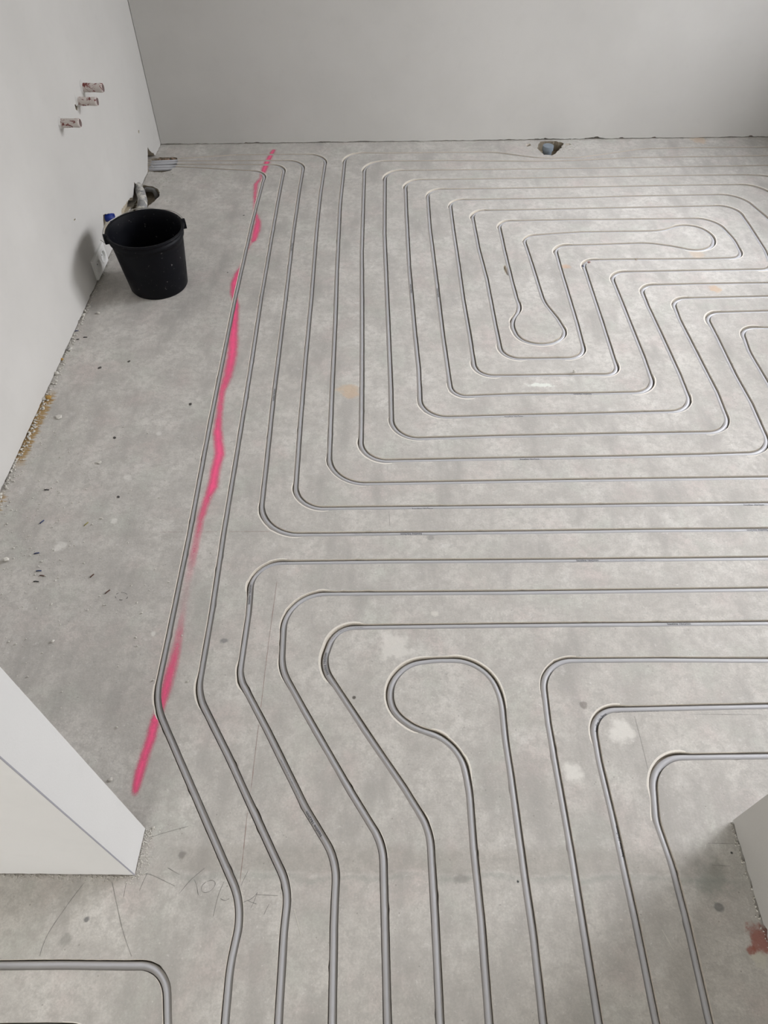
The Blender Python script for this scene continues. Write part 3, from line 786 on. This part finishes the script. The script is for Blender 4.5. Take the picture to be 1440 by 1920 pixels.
dA = Vector((math.cos(A2), math.sin(A2), 0)); tn = Vector((-math.sin(A2), math.cos(A2), 0))
pts = [pts[0]-Vector((0, 0, .012))]+pts+[pts[-1]+tn*.012-Vector((0, 0, .012)), pts[-1]+dA*.012+tn*.004]
mesh_obj('wire_handle', *tube_rows(pts, 0.0016, 8), M['wire'], parent=bk, smooth=True)

# ------------------------------------------------------------------ socket on the left wall
def wall_frame(s, z):
    p = cBL+dL*s; o = Vector((p.x, p.y, z)); return o
ex = Vector((dL.x, dL.y, 0)); en = Vector((-dL.y, dL.x, 0))
if en.x < 0: en = -en
ez = Vector((0, 0, 1))
s0 = lw(170, 490).x; s1 = lw(200, 493).x; sm = (s0+s1)/2; 
so = empty('power_socket', wall_frame(sm, .05))
tag(so, 'white double wall socket low on the left wall, behind the black bucket', 'socket')
def L3(u, v, w): return ex*u+ez*v+en*w
def bev_plate(hw, hh, th, base=0.0, b=0.004):
    V = []; 
    ring = [(-1, -1), (1, -1), (1, 1), (-1, 1)]
    for (dw, d) in ((0, base), (0, base+th-b*.6), (b, base+th)):
        for x, y in ring: V.append(L3(x*(hw-dw), y*(hh-dw), d))
    Fc = [[8, 9, 10, 11], [3, 2, 1, 0]]
    for j in (0, 4):
        for i in range(4): Fc.append([j+i, j+(i+1) % 4, j+4+(i+1) % 4, j+4+i])
    return V, Fc
def holed_plate(hw, hh, th, holes, b=0.003):
    vs = [Vector(p) for p in ((-hw+b, -hh+b), (hw-b, -hh+b), (hw-b, hh-b), (-hw+b, hh-b))]; fs = [[0, 1, 2, 3]]
    for cu, r in holes:
        k0 = len(vs); vs += [Vector((cu+r*math.cos(2*math.pi*k/32), r*math.sin(2*math.pi*k/32))) for k in range(32)]; fs.append(list(range(k0, k0+32)))
    v2, _, f2, _, _, o2 = delaunay_2d_cdt(vs, [], fs, 0, 1e-7)
    V = [L3(p.x, p.y, th) for p in v2]; Fc = [f for f, o in zip(f2, o2) if list(o) == [0]]
    k0 = len(V)
    for dw, d in ((b, th), (0, th-b*.6), (0, 0)):
        for x, y in ((-1, -1), (1, -1), (1, 1), (-1, 1)): V.append(L3(x*(hw-dw), y*(hh-dw), d))
    for j in (0, 4):
        for i in range(4): Fc.append([k0+j+i, k0+j+4+i, k0+j+4+(i+1) % 4, k0+j+(i+1) % 4])
    for cu, r in holes:
        k0 = len(V)
        for rr, d in ((r, th), (r*.96, .001), (.0001, .001)):
            for k in range(32): V.append(L3(cu+rr*math.cos(2*math.pi*k/32), rr*math.sin(2*math.pi*k/32), d))
        for j in (0, 32):
            for k in range(32): Fc.append([k0+j+k, k0+j+(k+1) % 32, k0+j+32+(k+1) % 32, k0+j+32+k])
    return V, Fc
mesh_obj('socket_frame', *holed_plate(.0765, .041, .011, [(-.0355, .0285), (.0355, .0285)]), M['socket'], parent=so)
for sg in (-1, 1):
    V = []; Fc = []; n = 32; cu = sg*.0355
    prof3 = [(.0280, .0015), (.0280, .0118), (.0232, .0122), (.0222, .011), (.0205, .0022), (.0001, .0022)]
    for r, d in prof3:
        for k in range(n):
            a = 2*math.pi*k/n; V.append(L3(cu+r*math.cos(a), r*math.sin(a), d))
    for i in range(len(prof3)-1):
        for k in range(n): Fc.append([i*n+k, i*n+(k+1) % n, (i+1)*n+(k+1) % n, (i+1)*n+k])
    ins = mesh_obj('socket_insert', V, Fc, M['socket'], parent=so)
    for q in (-.0095, .0095):
        V = []
        for d in (.0018, .0026):
            for k in range(12): a = 2*math.pi*k/12; V.append(L3(cu+q+.003*math.cos(a), .003*math.sin(a), d))
        Fc = [[12+k for k in range(12)]] + [[k, (k+1) % 12, 12+(k+1) % 12, 12+k] for k in range(12)]
        mesh_obj('pin_hole', V, Fc, M['sockdark'], parent=ins)

# ------------------------------------------------------------------ conduit stubs on the left wall
def stub(px, py, ln, rr, label, tilt=(0, 0)):
    p = on_plane(px, py, Vector((cBL.x, cBL.y, 0)), en); o = empty('conduit_stub', p); tag(o, label, 'conduit', 'red conduit stubs on the left wall')
    axis = (en+ex*tilt[0]+ez*tilt[1]).normalized(); u = axis.cross(ez).normalized(); v = u.cross(axis)
    V = []; Fc = []; n = 24
    pr = [(rr*1.0, -.02), (rr, 0), (rr*1.02, ln*.25), (rr*.97, ln*.6), (rr*1.03, ln*.9), (rr*1.0, ln), (rr*.84, ln+.0005), (rr*.82, -.03), (.0002, -.03)]
    for i, (r, d) in enumerate(pr):
        for k in range(n):
            a = 2*math.pi*k/n; r2 = r*(1+.05*noise.noise(Vector((math.cos(a)*1.5, math.sin(a)*1.5, d*40+px)))) if i < 6 else r
            V.append(axis*d+u*r2*math.cos(a)+v*r2*math.sin(a))
    for i in range(len(pr)-1):
        for k in range(n): Fc.append([i*n+k, i*n+(k+1) % n, (i+1)*n+(k+1) % n, (i+1)*n+k])
    mesh_obj('conduit_tube', V, Fc, [M['stub'], M['stubin']], [0]*(6*n)+[1]*(2*n), parent=o, smooth=True)
    V = []; Fc = []
    for i in range(24):
        a = 2*math.pi*i/24; rn = 1+.4*noise.noise(Vector((math.cos(a)*2, math.sin(a)*2, px)))
        V.append(u*math.cos(a)*rr*1.5*rn+v*math.sin(a)*rr*1.5*rn+axis*.0002); 
    for i in range(24):
        a = 2*math.pi*i/24; V.append(u*math.cos(a)*rr*1.0+v*math.sin(a)*rr*1.0+axis*.007)
    Fc = [[i, (i+1) % 24, 24+(i+1) % 24, 24+i] for i in range(24)]
    mesh_obj('plaster_collar', V, Fc, M['wall'], parent=o, smooth=True)
stub(154, 164, .080, .0155, 'topmost of three plaster-smeared red conduit stubs on the left wall', (.0, -.02))
stub(145, 190, .076, .0150, 'middle of three plaster-smeared red conduit stubs, with dark hole under it')
stub(113, 231, .072, .0150, 'lowest and palest of three plaster-smeared conduit stubs on the left wall', (.0, .02))

# ------------------------------------------------------------------ plaster-covered conduit and blue cuff behind the bucket
pts = []
for px, py, z in ((252, 346, .012), (259, 352, .022), (264, 362, .024), (267, 374, .021), (267, 386, .014), (264, 396, .0), (260, 404, -.02)):
    p = fl(px, py, z); pts.append(Vector((p.x, p.y, z)))
V, Fc = tube_rows(pts, .022, 16)
V = [v+Vector((noise.noise(v*60), noise.noise(v*60+Vector((5, 0, 0))), noise.noise(v*60+Vector((0, 7, 0)))))*.004 for v in V]
tag(mesh_obj('floor_conduit', V, Fc, M['duct'], smooth=True), 'plaster-covered grey conduit in a broken hole where floor meets wall, behind bucket', 'conduit')
q0 = fl(283, 362, -.02)
pts = [Vector((q0.x-.05, q0.y+.02, -.022)), Vector((q0.x-.02, q0.y+.02, -.012)), Vector((q0.x+.015, q0.y+.012, -.014)), Vector((q0.x+.03, q0.y-.012, -.03)), Vector((q0.x+.03, q0.y-.02, -.042))]
V, Fc = tube_rows(pts, .012, 12)
tag(mesh_obj('conduit_elbow', V, Fc, M['darkduct'], smooth=True), 'dark grey conduit elbow sunk in the floor hole beside the larger plaster-covered conduit', 'conduit')
bp = on_plane(208, 408, Vector((cBL.x, cBL.y, 0)), en)
V, Fc = [], []
for i, (r, d) in enumerate([(.016, -.02), (.016, .012), (.013, .012), (.013, -.018), (.0002, -.018)]):
    for k in range(20):
        a = 2*math.pi*k/20; V.append(bp+en*d+ex*r*1.3*math.cos(a)+ez*r*math.sin(a)-ez*.0)
for i in range(4):
    for k in range(20): Fc.append([i*20+k, i*20+(k+1) % 20, (i+1)*20+(k+1) % 20, (i+1)*20+k])
tag(mesh_obj('conduit_sleeve', V, Fc, M['blue'], smooth=True), 'blue plastic sleeve end in a wall break-out, behind the bucket rim', 'conduit')

# ------------------------------------------------------------------ grey cap in the hole near the back wall
cp = fl(1028, 282)
dc = empty('pipe_cap', (cp.x, cp.y+.018, -.05)); tag(dc, 'round blue-grey pipe cap in a chipped hole near the back wall', 'cap')
V, Fc = lathe([(.024, 0), (.024, .045), (.0285, .046), (.0285, .066), (.027, .0675), (.0001, .0665)], 40)
mesh_obj('cap_body', V, Fc, M['cap'], parent=dc)

# ------------------------------------------------------------------ strokes on the floor
import itertools
def inside(poly, p):
    c = False; n = len(poly); j = n-1
    for i in range(n):
        a, b = poly[i], poly[j]
        if (a.y > p.y) != (b.y > p.y) and p.x < (b.x-a.x)*(p.y-a.y)/(b.y-a.y)+a.x: c = not c
        j = i
    return c
BB = [(min(p.x for p in q), max(p.x for p in q), min(p.y for p in q), max(p.y for p in q), q) for q in SLOTS]
def in_slot(p):
    return any(a <= p.x <= b and c <= p.y <= d and inside(q, p) for a, b, c, d, q in BB)
def strokes(name, lists, width, mat, label, cat, z=0.0004):
    V = []; Fc = []
    for pl in lists:
        w = [fl(*p) for p in pl]
        for _ in range(2):
            if len(w) > 2: w = [w[0]]+[q for i in range(len(w)-1) for q in (w[i].lerp(w[i+1], .25), w[i].lerp(w[i+1], .75))]+[w[-1]]
        sm = []
        for i in range(len(w)-1):
            k = max(1, int((w[i+1]-w[i]).length/.006))
            sm += [w[i].lerp(w[i+1], j/k) for j in range(k)]
        sm.append(w[-1]); prev = None
        for i, p in enumerate(sm):
            d = (sm[min(len(sm)-1, i+1)]-sm[max(0, i-1)]).normalized(); n = Vector((-d.y, d.x))
            wd = width*(.35+.9*abs(noise.noise(Vector((p.x*70, p.y*70, 3)))))
            if in_slot(p+n*.001) or in_slot(p-n*.001) or in_slot(p+d*.004): prev = None; continue
            V += [(p.x+n.x*wd/2, p.y+n.y*wd/2, z), (p.x-n.x*wd/2, p.y-n.y*wd/2, z)]
            cur = len(V)-2
            if prev is not None: Fc.append([prev, prev+1, cur+1, cur])
            prev = cur
    return tag(mesh_obj(name, V, Fc, M[mat]), label, cat)
def s5(*l): return [(x/3, 1440+y/3) for x, y in l]
def s6(*l): return [(240+x/3, 1440+y/3) for x, y in l]
def s2(*l): return [(240+x/3, 1000+y/3) for x, y in l]
def s4(*l): return [(960+x/3, 1000+y/3) for x, y in l]
strokes('pencil_lettering', [
    s6((110, 590), (85, 640), (65, 690)), s6((75, 600), (115, 592), (190, 628), (265, 665)),
    s6((430, 565), (350, 630), (290, 705)), s6((370, 625), (385, 650), (395, 715)), s6((225, 562), (290, 600)),
    s6((440, 640), (412, 665), (415, 698), (445, 703), (480, 680), (495, 645), (475, 630), (445, 638)),
    s6((540, 640), (505, 720), (480, 835)), s6((520, 735), (545, 748), (570, 735)),
    s6((675, 580), (650, 630), (628, 680)), s6((650, 755), (700, 735), (728, 700)), s6((728, 700), (710, 750), (690, 790)), s6((668, 745), (722, 765)),
    s6((795, 765), (778, 795), (765, 825)), s6((720, 712), (860, 720))],
    .0012, 'pencil', 'faint pencil lettering scrawled on concrete right of the white wall end, crossed by pipes', 'writing')
strokes('pencil_line', [s5((470, 650), (400, 740), (330, 840), (270, 930), (240, 1000), (220, 1070)), s5((630, 640), (660, 780), (690, 920), (740, 1060)), s5((712, 640), (695, 725)),
    s5((840, 393), (920, 365), (1060, 328))], .0012, 'pencil', 'thin curved pencil lines on concrete around the foot of the white wall end', 'writing')
strokes('red_chalk_line', [s2((838, 270), (815, 440), (780, 700), (750, 960), (715, 1240), (693, 1440)) + s6((700, 60), (670, 260), (650, 470), (630, 640)), [(300, 998), (420, 997)], [(430, 997), (560, 996.5)]],
    .0011, 'chalk', 'thin reddish chalk line crossing the floor between the left pipes', 'chalk line')
strokes('scratch_line', [s4((690, 1030), (740, 1220), (785, 1420)), s4((1000, 1018), (1400, 1020)), [(727, 870), (727, 893)], [(729, 955), (731, 985)], [(1328, 1581), (1375, 1582)], [(1335, 1622), (1370, 1624)]],
    .0009, 'pencil', 'hairline scratches in the concrete between the lower right pipes', 'scratch')
strokes('pale_scrape', [[(552, 1705), (558, 1728), (564, 1752)], [(1241, 1743), (1252, 1762), (1263, 1782)], [(485, 1107), (496, 1110)], [(1300, 262), (1316, 275)]],
    .004, 'scuff', 'pale scrape marks on the concrete among the lower pipes', 'scratch')
strokes('long_pale_scratch', [[(1052, 468), (1085, 490)], [(1105, 503), (1150, 532)], [(1062, 464), (1092, 485)], [(1110, 497), (1155, 524)], [(985, 378), (998, 392)], [(917, 378), (938, 391)], [(932, 376), (950, 391)]],
    .003, 'scuff', 'pair of long pale scratches running slantwise across the channels inside the spiral', 'scratch')
strokes('boot_scuff', [[(x+9*math.cos(a)*1.3, y+7*math.sin(a)) for a in [math.radians(d0+j*8) for j in range(5)]] for x, y in ((228, 1118),) for d0 in (-60, 10, 80, 150, 210, 265)],
    .003, 'pencil', 'faint broken ring mark on the concrete left of the pink line', 'mark')

# ------------------------------------------------------------------ loose bits on the floor
def rock(r, seed, flat=.6):
    rnd = random.Random(seed); t = (1+5**.5)/2
    vs = [Vector(v).normalized() for v in [(-1, t, 0), (1, t, 0), (-1, -t, 0), (1, -t, 0), (0, -1, t), (0, 1, t), (0, -1, -t), (0, 1, -t), (t, 0, -1), (t, 0, 1), (-t, 0, -1), (-t, 0, 1)]]
    fs = [[0, 11, 5], [0, 5, 1], [0, 1, 7], [0, 7, 10], [0, 10, 11], [1, 5, 9], [5, 11, 4], [11, 10, 2], [10, 7, 6], [7, 1, 8], [3, 9, 4], [3, 4, 2], [3, 2, 6], [3, 6, 8], [3, 8, 9], [4, 9, 5], [2, 4, 11], [6, 2, 10], [8, 6, 7], [9, 8, 1]]
    ax = (rnd.uniform(.7, 1.4), rnd.uniform(.6, 1.1), flat)
    a = rnd.uniform(0, 6.28)
    out = []
    for v in vs:
        k = r*rnd.uniform(.75, 1.2); x, y, z = v.x*ax[0]*k, v.y*ax[1]*k, v.z*ax[2]*k
        out.append(Vector((x*math.cos(a)-y*math.sin(a), x*math.sin(a)+y*math.cos(a), z)))
    mz = min(v.z for v in out)
    return [v-Vector((0, 0, mz)) for v in out], fs
def lump(name, px, py, r, label, mat='crumb', seed=0, cat='crumb', group='larger plaster crumbs on the floor', flat=.6):
    p = fl(px, py); v, f = rock(r, seed, flat)
    return tag(mesh_obj(name, v, f, M[mat], loc=(p.x, p.y, 0)), label, cat, group)
lump('plaster_lump', 13, 1051, .010, 'white plaster lump on the floor at the left edge of the photo', seed=1)
lump('plaster_lump', 208, 1462, .0045, 'small white crumb between the pink line end and the grey wall end', seed=2)
lump('plaster_lump', 289, 1552, .0042, 'white crumb right beside the corner of the wall end', seed=3)
lump('plaster_lump', 1076, 699, .008, 'white pebble lying on the edge of the spiral channel', seed=4, flat=.9)
lump('plaster_lump', 110, 783, .012, 'pale triangular plaster flake near the brown stained wall foot', seed=5, flat=.2)
lump('plaster_lump', 186, 868, .008, 'pale splinter of plaster between left wall and pink line', seed=6, flat=.3)
lump('plaster_lump', 100, 1203, .006, 'crumb of grey plaster above the wall end at lower left', seed=7)
lump('plaster_lump', 185, 588, .008, 'white crumb on the floor at the edge of the bucket shadow', seed=8)
lump('plaster_lump', 157, 591, .006, 'white crumb at the wall foot below the bucket shadow', seed=9)
lump('plaster_lump', 132, 656, .011, 'dark grey crumb at the foot of the left wall', 'duct', seed=10)
lump('foam_lump', 92, 748, .012, 'orange-brown dried foam crumb by the left wall foot', 'foam', seed=11, cat='foam', group='dried foam crumbs by the left wall')
lump('foam_lump', 117, 675, .007, 'small orange foam crumb above the larger one by the left wall', 'foam', seed=12, cat='foam', group='dried foam crumbs by the left wall')
lump('plaster_lump', 83, 750, .010, 'pale crumb touching the wall beside the orange foam', seed=13)
lump('plaster_lump', 107, 702, .010, 'pale crumb at the wall foot above the orange foam', seed=14)
lump('blue_crumb', 1093, 500, .005, 'tiny dark blue crumb on the channel edge at a spiral corner', 'bluewire', seed=21)
lump('brick_crumb', 1104, 493, .006, 'tiny reddish crumb beside the blue one at a spiral corner', 'chalk', seed=22)
lump('brick_crumb', 1192, 487, .005, 'tiny brown crumb on the straight channel below the long narrow loop', 'dirt', seed=23)
def clip(px, py, ang, ln, mat, label, r=.0015):
    ln *= .8
    p = fl(px, py); d = Vector((math.cos(ang), math.sin(ang), 0))
    V, Fc = tube_rows([d*(-ln/2), d*(-ln/6)+Vector((.0006, .0008, .0006)), d*(ln/6)+Vector((0, .0005, 0)), d*(ln/2)+Vector((0, -.0004, .0005))], r, 8)
    tag(mesh_obj('insulation_clipping', V, Fc, M[mat], smooth=True, loc=(p.x, p.y, r)), label, 'clipping', 'cable insulation clippings on the floor')
for a in [
    (145, 621, .3, .022, 'bluewire', 'dark blue clipping at the foot of the left wall, below the bucket'),
    (160, 633, .1, .018, 'black', 'black clipping just right of the dark blue one, below the bucket'),
    (146, 637, .4, .012, 'black', 'tiny black clipping near the dark crumb at the left wall'),
    (88, 919, .05, .017, 'black', 'black clipping alone left of the pink line, below the brown stain'),
    (79, 979, 1.0, .020, 'bluewire', 'slanting blue clipping halfway down the left floor'),
    (162, 983, 1.0, .020, 'olive', 'yellow-green clipping halfway down the left floor'),
    (69, 1038, .3, .018, 'bluewire', 'blue clipping above the cluster of dark clippings at left'),
    (73, 1071, .1, .018, 'bluewire', 'upper dark blue clipping in the cluster at left'),
    (79, 1080, -.1, .016, 'brownins', 'middle brownish clipping in the cluster at left'),
    (68, 1091, .0, .018, 'black', 'lowest black clipping in the cluster at left'),
    (173, 1080, 1.0, .018, 'brownins', 'dull slanting clipping right of the dark cluster'),
    (202, 1110, .9, .021, 'brownins', 'dark brown slanting clipping beside the broken ring mark'),
    (190, 973, .2, .012, 'crumb', 'pale clipping just right of the yellow-green one')]:
    clip(*a)
def flake(px, py, r, label, mat='black', seed=0):
    p = fl(px, py); v, f = rock(r, seed, .18)
    tag(mesh_obj('dark_flake', v, f, M[mat], loc=(p.x, p.y, 0)), label, 'flake', 'dark flakes on the floor')
M['darkflake'] = simple('dark_grey_flake', (.09, .085, .08), .8, .2)
for i, a in enumerate([(187, 690, .007, 'dark flake on the floor between crumbs and pink line, below the bucket'), (242, 678, .0065, 'dark flake alone below and left of the bucket front'),
    (357, 758, .0075, 'dark flake beside the leftmost pipe, halfway up'), (215, 821, .007, 'dark flake left of the brightest pink patch'), (222, 932, .006, 'dark flake above the yellow-green clipping'),
    (427, 511, .004, 'tiny dark flake right of the bucket'), (457, 404, .004, 'tiny dark flake above the pink patch near the back')]):
    flake(*a, mat='darkflake', seed=40+i)

# uncountable grit: along the wall feet and scattered over the left floor
V = []; Fc = []
rnd = random.Random(99)
def grit(p, r, sd):
    v, f = rock(r, sd, rnd.uniform(.35, .8)); b = len(V); V.extend([(q.x+p.x, q.y+p.y, q.z) for q in v]); Fc.extend([[b+i for i in g] for g in f])
for i in range(950):                                            # foot of the left wall
    s = 1.2+(rnd.random()**.8)*1.75; o = abs(rnd.gauss(0, .011))+.002
    p = cBL+dL*s+Vector((o, 0)); grit(p, rnd.choice((.0011, .0015, .002, .0028, .0045))*(1 if o < .02 else .6), i)
for i in range(150):
    s = rnd.uniform(.2, 1.3); p = cBL+dL*s+Vector((abs(rnd.gauss(0, .01))+.002, 0)); grit(p, rnd.uniform(.001, .003), i)
for i in range(900):
    x = -1.15+abs(rnd.gauss(0, .28)); y = rnd.gauss(1.15, .38)
    if x > -.45 or y < pB.y+.01: continue
    p = Vector((x, y))
    if in_slot(p): continue
    grit(p, rnd.choice((.0009, .0011, .0013, .0018, .0026)), i+700)
for i in range(500):                                             # everywhere, very small
    p = Vector((rnd.uniform(-1.1, 2.0), rnd.uniform(.1, 3.7)))
    if in_slot(p): continue
    grit(p, rnd.uniform(.0006, .0013), i+1700)
for i in range(520):                                             # foot of the wall end
    t = rnd.random()
    if t < .6: p = pF.lerp(pB, rnd.uniform(-.03, 1.02))+Vector((abs(rnd.gauss(0, .010))+.001, rnd.gauss(0, .004)))
    else: p = pF+Vector((-rnd.random()**1.5*.3, -abs(rnd.gauss(0, .005))-.001))
    grit(p, rnd.uniform(.0005, .0018), i+2300)
for i in range(120):                                             # foot of the right hall wall
    p = rc+dR*rnd.uniform(0, .45)+Vector((-abs(rnd.gauss(0, .004))-.001, 0)); grit(p, rnd.uniform(.0008, .0026), i+2600)
for i in range(260):                                             # foot of the back wall and its holes
    p = cBL+dB*rnd.uniform(.02, 3.3)+Vector((0, -abs(rnd.gauss(0, .006))-.002)); grit(p, rnd.uniform(.001, .0028), i+2800)
for i in range(160):
    p = fl(1055, 276)+Vector((rnd.gauss(0, .035), rnd.gauss(0, .03)))
    if in_slot(p) or (p-cBL).dot(Vector((-dB.y, dB.x))) > -.004: continue
    grit(p, rnd.uniform(.001, .003), i+3100)
for i in range(150):
    p = fl(300, 340)+Vector((rnd.gauss(0, .05), rnd.gauss(0, .08)))
    if in_slot(p) or (p-cBL).dot(Vector((dL.y, -dL.x))) > 0 and p.x < cBL.x+.004: continue
    if p.x < cBL.x+.004: continue
    grit(p, rnd.uniform(.001, .003), i+3300)
tag(mesh_obj('plaster_grit', V, Fc, M['crumb']), 'pale plaster grit scattered over the floor and heaped along the wall feet', 'grit', kind='stuff')
# brown rubble at the corner hole where the pipes enter
V = []; Fc = []
for i in range(60):
    p = fl(rnd.uniform(293, 328), rnd.uniform(293, 298)); grit(p, rnd.uniform(.003, .009), i+4000)
V = [(v[0], v[1], v[2]-.012) for v in V]
M['rubble'] = simple('brown_mortar_rubble', (.26, .19, .14), .95, .1, var=.4, scale=80)
tag(mesh_obj('mortar_rubble', V, Fc, M['rubble']), 'brown mortar rubble filling the channel where the pipes enter the left wall', 'rubble', kind='stuff')
